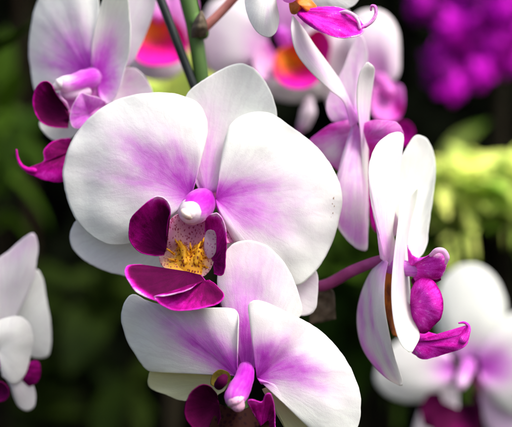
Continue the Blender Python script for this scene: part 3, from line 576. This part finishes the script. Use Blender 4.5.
# rose one peeking out behind the stake
f = flower('blurred rose pink orchid with orange centre peeking out behind the dark stake', (158, 30, 75), BG)
fan('petal', (158, 34, 75), [(150, 28), (132, 24), (124, 6), (134, -12), (152, -16), (168, -4), (166, 20)], SOFT, f, tilt=(0, 0), bulge=-3, val=0.42, m=10, n=36)
fan('petal', (166, 32, 76), [(162, 20), (170, 0), (184, -12), (196, 0), (194, 26), (184, 42), (172, 40)], SOFT, f, tilt=(0, 0), bulge=-3, val=0.5, m=10, n=36)
fan('lateral_sepal', (160, 46, 78), [(146, 40), (128, 52), (130, 70), (150, 80), (172, 78), (186, 64), (180, 48)], SOFT, f, tilt=(0, 0), bulge=-2, val=0.12, m=10, n=36)
lip = fan('lip', (158, 42, 74), [(139, 32, 64), (150, 18, 66), (168, 16, 66), (184, 30, 64), (188, 50, 60), (178, 62, 56), (158, 66, 54), (138, 61, 57), (132, 48, 60)], FLAME, f, closed=True, val=0.8, ell=[(150, 28, 20, 15, 0, -3.4), (158, 60, 26, 6, 0, 0.8)], bulge=1, m=14, n=44)
tube('column', [(160, 22, 74, 8), (158, 16, 66, 7)], ROSE, f, val=0.6, n=10, seg=14)
tube('pedicel', [(166, 34, 80, 6), (198, 48, 92, 4.5), (205, 90, 104, 4.3), (214, 130, 112, 4.2)], PEDI, f, n=18, seg=12)
OFF[0] = 40
# big soft one at the lower right
f = flower('large blurred white orchid with purple centre and maroon lip at lower right', (466, 372, 120), BG)
fan('dorsal_sepal', (468, 362, 120), [(452, 356), (438, 330), (436, 300), (444, 278), (458, 266), (474, 264), (490, 272), (502, 290), (506, 312), (498, 338), (482, 356)], WHITE, f, tilt=(0, 0), d0=122, bulge=-4, val=0.0, ell=[(468, 358, 22, 16, 0, 0.55)], m=16, n=56)
fan('petal', (454, 370, 116), [(450, 355), (436, 342), (415, 336), (394, 344), (378, 362), (376, 384), (392, 398), (416, 402), (440, 394), (452, 382)], WHITE, f, tilt=(0, 0), bulge=-4, val=0.02, ell=[(452, 368, 18, 14, 0, 0.75)], m=16, n=50)
fan('petal', (480, 370, 116), [(478, 352), (494, 328), (518, 310), (548, 312), (568, 340), (566, 380), (544, 408), (514, 414), (490, 398), (480, 384)], WHITE, f, tilt=(0, 0), bulge=-4, val=0.0, ell=[(488, 366, 26, 20, 0, 0.75)], m=16, n=56)
fan('lateral_sepal', (458, 386, 122), [(446, 386), (424, 404), (414, 434), (424, 460), (446, 452), (458, 420)], WHITE, f, tilt=(0, 0), bulge=-2, val=0.08, m=12, n=40)
fan('lateral_sepal', (482, 388, 122), [(480, 400), (488, 430), (506, 456), (530, 450), (532, 420), (510, 398), (494, 388)], WHITE, f, tilt=(0, 0), bulge=-2, val=0.22, m=12, n=40)
lip = fan('lip', (458, 408, 104), [(444, 402, 98), (432, 416, 94), (436, 438, 90), (456, 450, 88), (476, 438, 90), (480, 416, 94), (472, 402, 98)], LIPM, f, bulge=2, val=0.02, m=12, n=40, ell=[(458, 432, 8, 10, 0, 0.2)])
fan('side_lobe', (444, 404, 104), [(440, 392, 100), (428, 394, 96), (421, 408, 94), (424, 426, 94), (436, 430, 98)], LIPM, lip, bulge=2, val=0.03, m=10, n=36)
fan('side_lobe', (474, 404, 104), [(470, 392, 100), (478, 396, 96), (482, 410, 94), (478, 426, 94), (470, 424, 98)], LIPM, lip, bulge=2, val=0.10, m=10, n=36)
tube('column', [(468, 366, 116, 10), (464, 376, 109, 8.5), (461, 384, 103, 7)], WHITE, f, val=0.25, n=16, seg=18, ell=[(468, 364, 14, 12, 0, 0.6)])
tube('pedicel', [(468, 372, 126, 7), (480, 390, 140, 5), (505, 430, 150, 4.5), (530, 480, 154, 4.2)], PEDI, f, n=20, seg=12)
OFF[0] = 0
# left edge flower
f = flower('soft white orchid at the left edge seen from the side with a maroon lip', (8, 340, 40), BG)
fan('petal', (4, 335, 38), [(-14, 320), (-26, 285), (-12, 266), (8, 251), (22, 239), (33, 233), (37.5, 241), (37, 258), (33, 280), (24, 302), (14, 320)], WHITE, f, tilt=(0.12, 0.03), bulge=-2, val=0.07, ripple=0.6, ell=[(22, 248, 20, 7, -40, 0.16)], m=18, n=60)
fan('dorsal_sepal', (10, 330, 46), [(20, 310), (30, 284), (37, 269), (42, 276), (46, 296), (51, 330), (48, 356), (36, 358), (20, 350)], WHITE, f, tilt=(0.10, 0.05), bulge=-1.5, val=0.02, m=16, n=50)
fan('petal', (-2, 350, 30), [(-16, 330), (-4, 322), (10, 317), (22, 317), (31, 327), (33, 342), (30, 358), (24, 376), (14, 384), (2, 376)], WHITE, f, tilt=(0.10, 0.03), bulge=-1.8, val=0.02, m=16, n=50)
fan('lateral_sepal', (4, 358, 34), [(10, 350), (22, 362), (30, 378), (36, 396), (33, 408), (27, 411), (18, 406), (10, 386), (0, 370)], WHITE, f, tilt=(0.08, 0.04), bulge=-1.5, val=0.05, m=14, n=44)
lip = fan('lip', (12, 374, 37), [(20, 366, 37), (30, 362, 36), (38, 361, 35), (41, 370, 35), (37, 382, 35), (30, 386, 36), (20, 384, 37)], LIPM, f, bulge=-2, val=0.34, m=12, n=36)
fan('side_lobe', (-4, 392, 30), [(-10, 382, 28), (2, 382, 26), (9, 390, 26), (6, 400, 27), (-8, 402, 29)], LIPM, lip, bulge=1, val=0.2, m=10, n=30)
tube('column', [(2, 360, 37, 8), (12, 368, 36, 7)], ROSE, f, val=0.5, n=10, seg=14)
tube('pedicel', [(0, 340, 42, 6), (-30, 360, 50, 5), (-60, 420, 56, 4.5)], PEDI, f, n=16, seg=12)

# ================================================================== stems, stake, scrap
def ground_px(px, d):           # photo row at which that column meets the ground (z = 0)
    return 213.5 + ZC / (S * (D + d / 1000) / D)
st = tube('orchid_spike', [(182, -60, 28, 9), (186, -10, 28, 9.5), (194, 25, 28, 8.5), (200, 66, 28, 8), (212, 150, 31, 8), (226, 260, 34, 8.5), (236, 360, 36, 9), (244, 480, 40, 9), (250, 1200, 60, 10), (256, ground_px(256, 70), 70, 11)],
          STEM, None, n=160, seg=18, bumps=0.05)
tag(st, 'thick green flower spike beside the dark stake with a rosy side stalk', 'flower spike')
tube('node', [(196, 20, 27, 8.5), (201, 27, 25, 8.5), (203, 33, 25, 7)], STEM, st, n=16, seg=16, bumps=0.12)
strip('bract', [(191.5, 38, 20), (192, 28, 18.5), (196, 18, 18.5), (201, 11, 20)], [(206, 36, 20), (207, 27, 18), (205, 18, 18.5), (202, 11, 20)], SCRAP, st, bulge=-3.5, ripple=0.8, n=22, m=14, thick=0.0004)
tube('side_stalk', [(203, 29, 24, 5.5), (212, 21, 23.5, 5), (224, 9, 23, 4.8), (236, -4, 22, 4.8)], ROSYPEDI, st, n=22, seg=14)
sk = tube('plant_stake', [(140, -54, 24, 4.8), (191, 78, 27, 4.8), (260, 255, 31, 4.8), (330, 432, 36, 4.8), (530, 930, 56, 4.8)], STAKE, None, n=60, seg=16)
tag(sk, 'thin dark stake leaning behind the big flower beside the green stem', 'stake')
OFF[0] = 45
bs = tube('orchid_spike', [(205, 110, 114, 6), (225, 145, 114, 6.5), (246, 185, 114, 7), (246, 260, 116, 6.5), (236, 350, 118, 6.5), (238, 500, 120, 7), (262, 1100, 140, 9), (268, ground_px(268, 150), 150, 10)], STEM, None, n=120, seg=14)
tag(bs, 'green flower spike hidden behind the big flower carrying the blurred pink and white flowers', 'flower spike')
OFF[0] = 40
cs = tube('orchid_spike', [(526, 420, 154, 6), (532, 480, 154, 7), (536, 700, 156, 8), (530, ground_px(530, 160), 160, 10)], STEM, None, n=60, seg=14)
tag(cs, 'green flower spike past the right edge carrying the large blurred lower right flower', 'flower spike')
OFF[0] = 0
ls = tube('orchid_spike', [(-54, 400, 56, 6), (-62, 430, 56, 7), (-66, 700, 60, 8), (-60, ground_px(-60, 70), 70, 10)], STEM, None, n=60, seg=14)
tag(ls, 'green flower spike past the left edge carrying the white flower at the left edge', 'flower spike')
sp = strip('dry_bract', [(312, 282, 18), (311, 296, 20), (310, 310, 21), (309, 325, 22)], [(324, 286, 18), (333, 291, 19), (335, 305, 20), (336, 319, 22)], SCRAP, None, bulge=1.0, ripple=1.0, n=20, m=12, thick=0.0004)
tag(sp, 'small brown dry bract hanging under the purple stalk beside the lower flower', 'dry bract')

# ================================================================== garden behind
def leaf_geo(c, ln, wd, ax, up, bend, verts, faces):
    """one leaf: seven cross rows, folded along its midrib, its tip bent down"""
    ax = ax.normalized(); side = ax.cross(up).normalized(); nn = side.cross(ax)
    b = len(verts); rows = 6
    for j in range(rows + 1):
        t = j / rows
        w = wd * math.sin(math.pi * min(1, 0.06 + 0.94 * t)) ** 0.8 * (1 - 0.25 * t) if 0 < j < rows else wd * 0.04
        p = c + ax * (ln * t) - nn * (bend * ln * t * t)
        verts += [p - side * w * 0.5 + nn * w * 0.12, p, p + side * w * 0.5 + nn * w * 0.12]
    for j in range(rows):
        for i in range(2):
            a = b + j * 3 + i
            faces.append((a, a + 1, a + 4, a + 3))
def shrub(name, label, boxes, mat, stem_px, seed, cat='shrub', group=None):
    """boxes: (x0, x1, y0, y1, d0, d1, count, length_mm, flatness)"""
    rnd = random.Random(seed)
    bx0 = sum((b[0] + b[1]) / 2 for b in boxes) / len(boxes)
    sx, sd_ = stem_px
    base = P(sx, ground_px(sx, sd_), sd_)
    t = thing(name, label, cat, base, group)
    verts, faces = [], []
    centre = P(sx, (boxes[0][2] + boxes[0][3]) / 2, sd_)
    for (x0, x1, y0, y1, d0, d1, cnt, ln, flat) in boxes:
        for _ in range(cnt):
            c = P(rnd.uniform(x0, x1), rnd.uniform(y0, y1), rnd.uniform(d0, d1))
            ax = Vector((rnd.gauss(0, 1), rnd.gauss(-0.4, 0.8), rnd.gauss(0.0, 1 - flat * 0.8)))
            up = Vector((rnd.gauss(0, 0.35), rnd.gauss(-0.5, 0.35), 1)).normalized()
            l = ln / 1000 * rnd.uniform(0.65, 1.35)
            leaf_geo(c, l, l * rnd.uniform(0.38, 0.6), ax, up, rnd.uniform(0.05, 0.4), verts, faces)
    link('foliage', verts, faces, mat, t)
    sv, sf = [], []
    def twig(a, b, r0, r1):
        dirv = (b - a).normalized(); s1 = dirv.orthogonal().normalized(); s2 = dirv.cross(s1)
        k = len(sv)
        for q, r in ((a, r0), (a.lerp(b, 0.5) + s1 * (b - a).length * 0.05, (r0 + r1) / 2), (b, r1)):
            for i in range(6):
                an = i * math.pi / 3; sv.append(q + (s1 * math.cos(an) + s2 * math.sin(an)) * r)
        for j in range(2):
            for i in range(6):
                sf.append((k + j * 6 + i, k + j * 6 + (i + 1) % 6, k + j * 6 + 6 + (i + 1) % 6, k + j * 6 + 6 + i))
    top = base.lerp(centre, 0.8)
    twig(base, top, 0.012, 0.007)
    for (x0, x1, y0, y1, d0, d1, cnt, ln, flat) in boxes:
        for _ in range(max(4, cnt // 25)):
            twig(base.lerp(top, rnd.uniform(0.6, 1)), P(rnd.uniform(x0, x1), rnd.uniform(y0, y1), rnd.uniform(d0, d1)), 0.004, 0.0015)
    link('branch', sv, sf, TWIG, t)
    return t
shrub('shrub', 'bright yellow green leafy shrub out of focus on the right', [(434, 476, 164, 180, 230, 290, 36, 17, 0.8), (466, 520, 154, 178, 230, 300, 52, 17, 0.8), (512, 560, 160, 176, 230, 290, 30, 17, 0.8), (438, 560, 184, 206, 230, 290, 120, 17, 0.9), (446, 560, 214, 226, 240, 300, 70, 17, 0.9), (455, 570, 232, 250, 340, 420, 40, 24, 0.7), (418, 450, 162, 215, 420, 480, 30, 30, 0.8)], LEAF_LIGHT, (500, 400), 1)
shrub('shrub', 'mid green leaves out of focus in the gap beside the purple stalk', [(325, 395, 232, 345, 300, 420, 90, 45, 0.4), (400, 560, 215, 262, 430, 520, 80, 45, 0.4)], LEAF_SHADE, (360, 400), 2)
shrub('shrub', 'dim green leafy plant out of focus along the left edge', [(-60, 16, 90, 225, 330, 460, 48, 36, 0.3)], LEAF_SHADE, (-20, 460), 3)
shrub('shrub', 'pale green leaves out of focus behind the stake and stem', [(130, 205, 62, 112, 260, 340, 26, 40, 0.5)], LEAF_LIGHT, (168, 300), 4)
shrub('shrub', 'dark green low plant out of focus at the lower left', [(20, 140, 270, 312, 420, 520, 16, 50, 0.7), (0, 130, 340, 440, 420, 560, 40, 60, 0.4)], LEAF_DEEP_SHADE, (70, 500), 5)
shrub('shrub', 'small green plant in the lower right corner behind the blurred white flower', [(480, 580, 392, 450, 300, 420, 40, 45, 0.4)], LEAF_SHADE, (520, 360), 6)

lb = strip('leaf_blade', [(-30, 62, 150), (-6, 44, 140), (14, 33, 135), (31, 22, 132)], [(-30, 74, 150), (-2, 53, 142), (18, 40, 137), (32, 23, 132)], LEAF_SHADE, None, bulge=2, n=24, m=8)
tag(lb, 'narrow green leaf blade out of focus at the left edge beside the upper left flower', 'leaf')
# magenta blossoms, upper right: a bush with each blossom a thing of its own
br = thing('flowering_branch', 'thin branches carrying the blurred magenta blossoms at the upper right', 'branch', P(470, ground_px(470, 420), 420))
bv, bf = [], []
rnd = random.Random(21)
spots = []
for (x, y, sx, sy, cnt) in ((490, 0, 32, 22, 26), (458, 36, 15, 16, 15), (446, 72, 12, 16, 12), (508, 36, 12, 26, 14), (426, 8, 12, 8, 5), (478, 60, 8, 14, 6)):
    for _ in range(cnt):
        spots.append((x + rnd.uniform(-sx, sx), y + rnd.uniform(-sy, sy), rnd.uniform(330, 390)))
def blossom_mesh():
    verts, faces = [], []
    for k in range(5):
        a = k * 2 * math.pi / 5; b = len(verts); rows, cols = 5, 5
        for j in range(rows + 1):
            t = j / rows; w = 0.62 * math.sin(math.pi * (0.1 + 0.82 * t)) ** 0.7
            for i in range(cols):
                s = (i / (cols - 1) - 0.5)
                r = t; q = Vector((r * math.cos(a) - s * w * math.sin(a), -0.28 * (1 - t) + 0.35 * t * t - 0.3 * s * s - 0.25 * t, r * math.sin(a) + s * w * math.cos(a)))
                verts.append(q * 0.0098)
        for j in range(rows):
            for i in range(cols - 1):
                p = b + j * cols + i; faces.append((p, p + 1, p + cols + 1, p + cols))
    return verts, faces
v_, f_ = blossom_mesh()
proto = link('magenta_blossom', v_, f_, MAGENTA, None, thick=0.0006)
for i, (x, y, d) in enumerate(spots):
    o = proto if i == 0 else proto.copy()
    if i: COL.objects.link(o)
    o.location = P(x, y, d)
    o.rotation_euler = (rnd.gauss(-0.2, 0.5), rnd.uniform(0, 6.28), rnd.gauss(0, 0.5))
    s = rnd.uniform(0.75, 1.25); o.scale = (s, s, s)
    tag(o, 'small five petalled magenta blossom blurred among others at the upper right', 'blossom', 'magenta blossoms at the upper right')
def twig_to(a, b, r0, r1, bv, bf):
    k = len(bv); n = 8
    dirv = (b - a).normalized(); s1 = dirv.orthogonal().normalized(); s2 = dirv.cross(s1)
    for j in range(n + 1):
        t = j / n; q = a.lerp(b, t) + Vector((0, 0, -0.04 * math.sin(math.pi * t) * (b - a).length)); r = r0 + (r1 - r0) * t
        for i in range(6):
            an = i * math.pi / 3; bv.append(q + (s1 * math.cos(an) + s2 * math.sin(an)) * r)
    for j in range(n):
        for i in range(6):
            bf.append((k + j * 6 + i, k + j * 6 + (i + 1) % 6, k + j * 6 + 6 + (i + 1) % 6, k + j * 6 + 6 + i))
hub = P(500, 50, 405)
twig_to(P(470, ground_px(470, 420), 420), hub, 0.009, 0.005, bv, bf)
for (x, y, d) in spots:
    twig_to(hub, P(x, y, d) + Vector((0, 0.006, 0)), 0.0022, 0.001, bv, bf)
link('branch', bv, bf, TWIG, br)

# dark hedge that closes the view, ground under it
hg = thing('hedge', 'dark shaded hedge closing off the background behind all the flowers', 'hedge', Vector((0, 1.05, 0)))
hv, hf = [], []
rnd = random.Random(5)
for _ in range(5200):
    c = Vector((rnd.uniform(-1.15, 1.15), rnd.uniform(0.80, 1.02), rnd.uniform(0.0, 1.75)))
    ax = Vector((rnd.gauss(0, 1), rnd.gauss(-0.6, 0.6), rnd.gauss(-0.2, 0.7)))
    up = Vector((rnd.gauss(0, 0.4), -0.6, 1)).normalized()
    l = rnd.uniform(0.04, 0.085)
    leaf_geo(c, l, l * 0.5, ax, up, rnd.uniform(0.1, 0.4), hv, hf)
fo = link('foliage', hv, hf, LEAF_HEDGE_SHADE, hg)
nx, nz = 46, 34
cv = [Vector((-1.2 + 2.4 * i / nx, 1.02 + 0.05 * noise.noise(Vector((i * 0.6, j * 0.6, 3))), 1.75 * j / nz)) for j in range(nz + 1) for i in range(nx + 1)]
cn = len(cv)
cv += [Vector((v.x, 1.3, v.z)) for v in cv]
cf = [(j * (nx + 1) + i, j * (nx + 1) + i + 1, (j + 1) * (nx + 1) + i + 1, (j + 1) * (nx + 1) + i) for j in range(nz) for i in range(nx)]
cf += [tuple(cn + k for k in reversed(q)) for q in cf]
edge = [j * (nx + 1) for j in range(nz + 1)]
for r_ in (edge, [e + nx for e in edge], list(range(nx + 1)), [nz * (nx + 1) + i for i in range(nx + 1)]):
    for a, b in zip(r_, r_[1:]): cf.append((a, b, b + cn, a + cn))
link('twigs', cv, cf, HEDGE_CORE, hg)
pt = tube('wooden_post', [(14, -220, 560, 13), (24, 100, 560, 13.5), (30, 240, 560, 14), (34, ground_px(34, 560), 560, 15)], POSTM, None, n=60, seg=16, bumps=0.08)
tag(pt, 'dark brown wooden post out of focus at the upper left', 'post')
gv = []; g = 40
for j in range(g + 1):
    for i in range(g + 1):
        x = -6 + 12 * i / g; y = -4 + 12 * j / g
        gv.append(Vector((x, y, 0.02 * noise.noise(Vector((x * 1.7, y * 1.7, 0))) - 0.01)))
gf = [(j * (g + 1) + i, j * (g + 1) + i + 1, (j + 1) * (g + 1) + i + 1, (j + 1) * (g + 1) + i) for j in range(g) for i in range(g)]
gr = link('ground', gv, gf, SOIL, None); gr['kind'] = 'structure'

# ------------------------------------------------------------------ camera and light
cam = bpy.data.cameras.new('camera'); co = bpy.data.objects.new('camera', cam); COL.objects.link(co)
co.location = (0, -D, ZC); co.rotation_euler = (R(90), 0, 0)
cam.lens = 100; cam.sensor_width = 36; cam.clip_start = 0.01; cam.clip_end = 100
cam.dof.use_dof = True; cam.dof.focus_distance = D - 0.007; cam.dof.aperture_fstop = 6.7
sc.camera = co

SUN_EL, SUN_AZ = 56, 52      # azimuth from the camera side (towards the viewer) round to the right
dirv = Vector((math.sin(R(SUN_AZ)) * math.cos(R(SUN_EL)), -math.cos(R(SUN_AZ)) * math.cos(R(SUN_EL)), math.sin(R(SUN_EL))))
sl = bpy.data.lights.new('sun', 'SUN'); sl.energy = 1.5; sl.angle = R(18); sl.color = (1.0, 0.985, 0.97)
so = bpy.data.objects.new('sun', sl); COL.objects.link(so)
so.rotation_euler = dirv.to_track_quat('Z', 'Y').to_euler(); so.location = (1, -1, 3)
w = bpy.data.worlds.new('World'); sc.world = w; w.use_nodes = True
nt = w.node_tree; nt.nodes.clear()
sky = nt.nodes.new('ShaderNodeTexSky'); sky.sky_type = 'NISHITA'; sky.sun_disc = False
sky.sun_elevation = R(SUN_EL)
sky.sun_rotation = math.atan2(dirv.x, dirv.y)
sky.dust_density = 5.0; sky.ozone_density = 0.5; sky.air_density = 0.68
bg = nt.nodes.new('ShaderNodeBackground'); bg.inputs[1].default_value = 0.145
ow = nt.nodes.new('ShaderNodeOutputWorld')
nt.links.new(sky.outputs[0], bg.inputs[0]); nt.links.new(bg.outputs[0], ow.inputs[0])
vs = sc.view_settings; sc.display_settings.display_device = 'sRGB'
vs.view_transform = 'Standard'; vs.look = 'None'; vs.exposure = 1.28; vs.gamma = 1; vs.use_curve_mapping = False
sc.cycles.max_bounces = 12; sc.cycles.transmission_bounces = 8; sc.cycles.diffuse_bounces = 6
sc.cycles.use_denoising = True
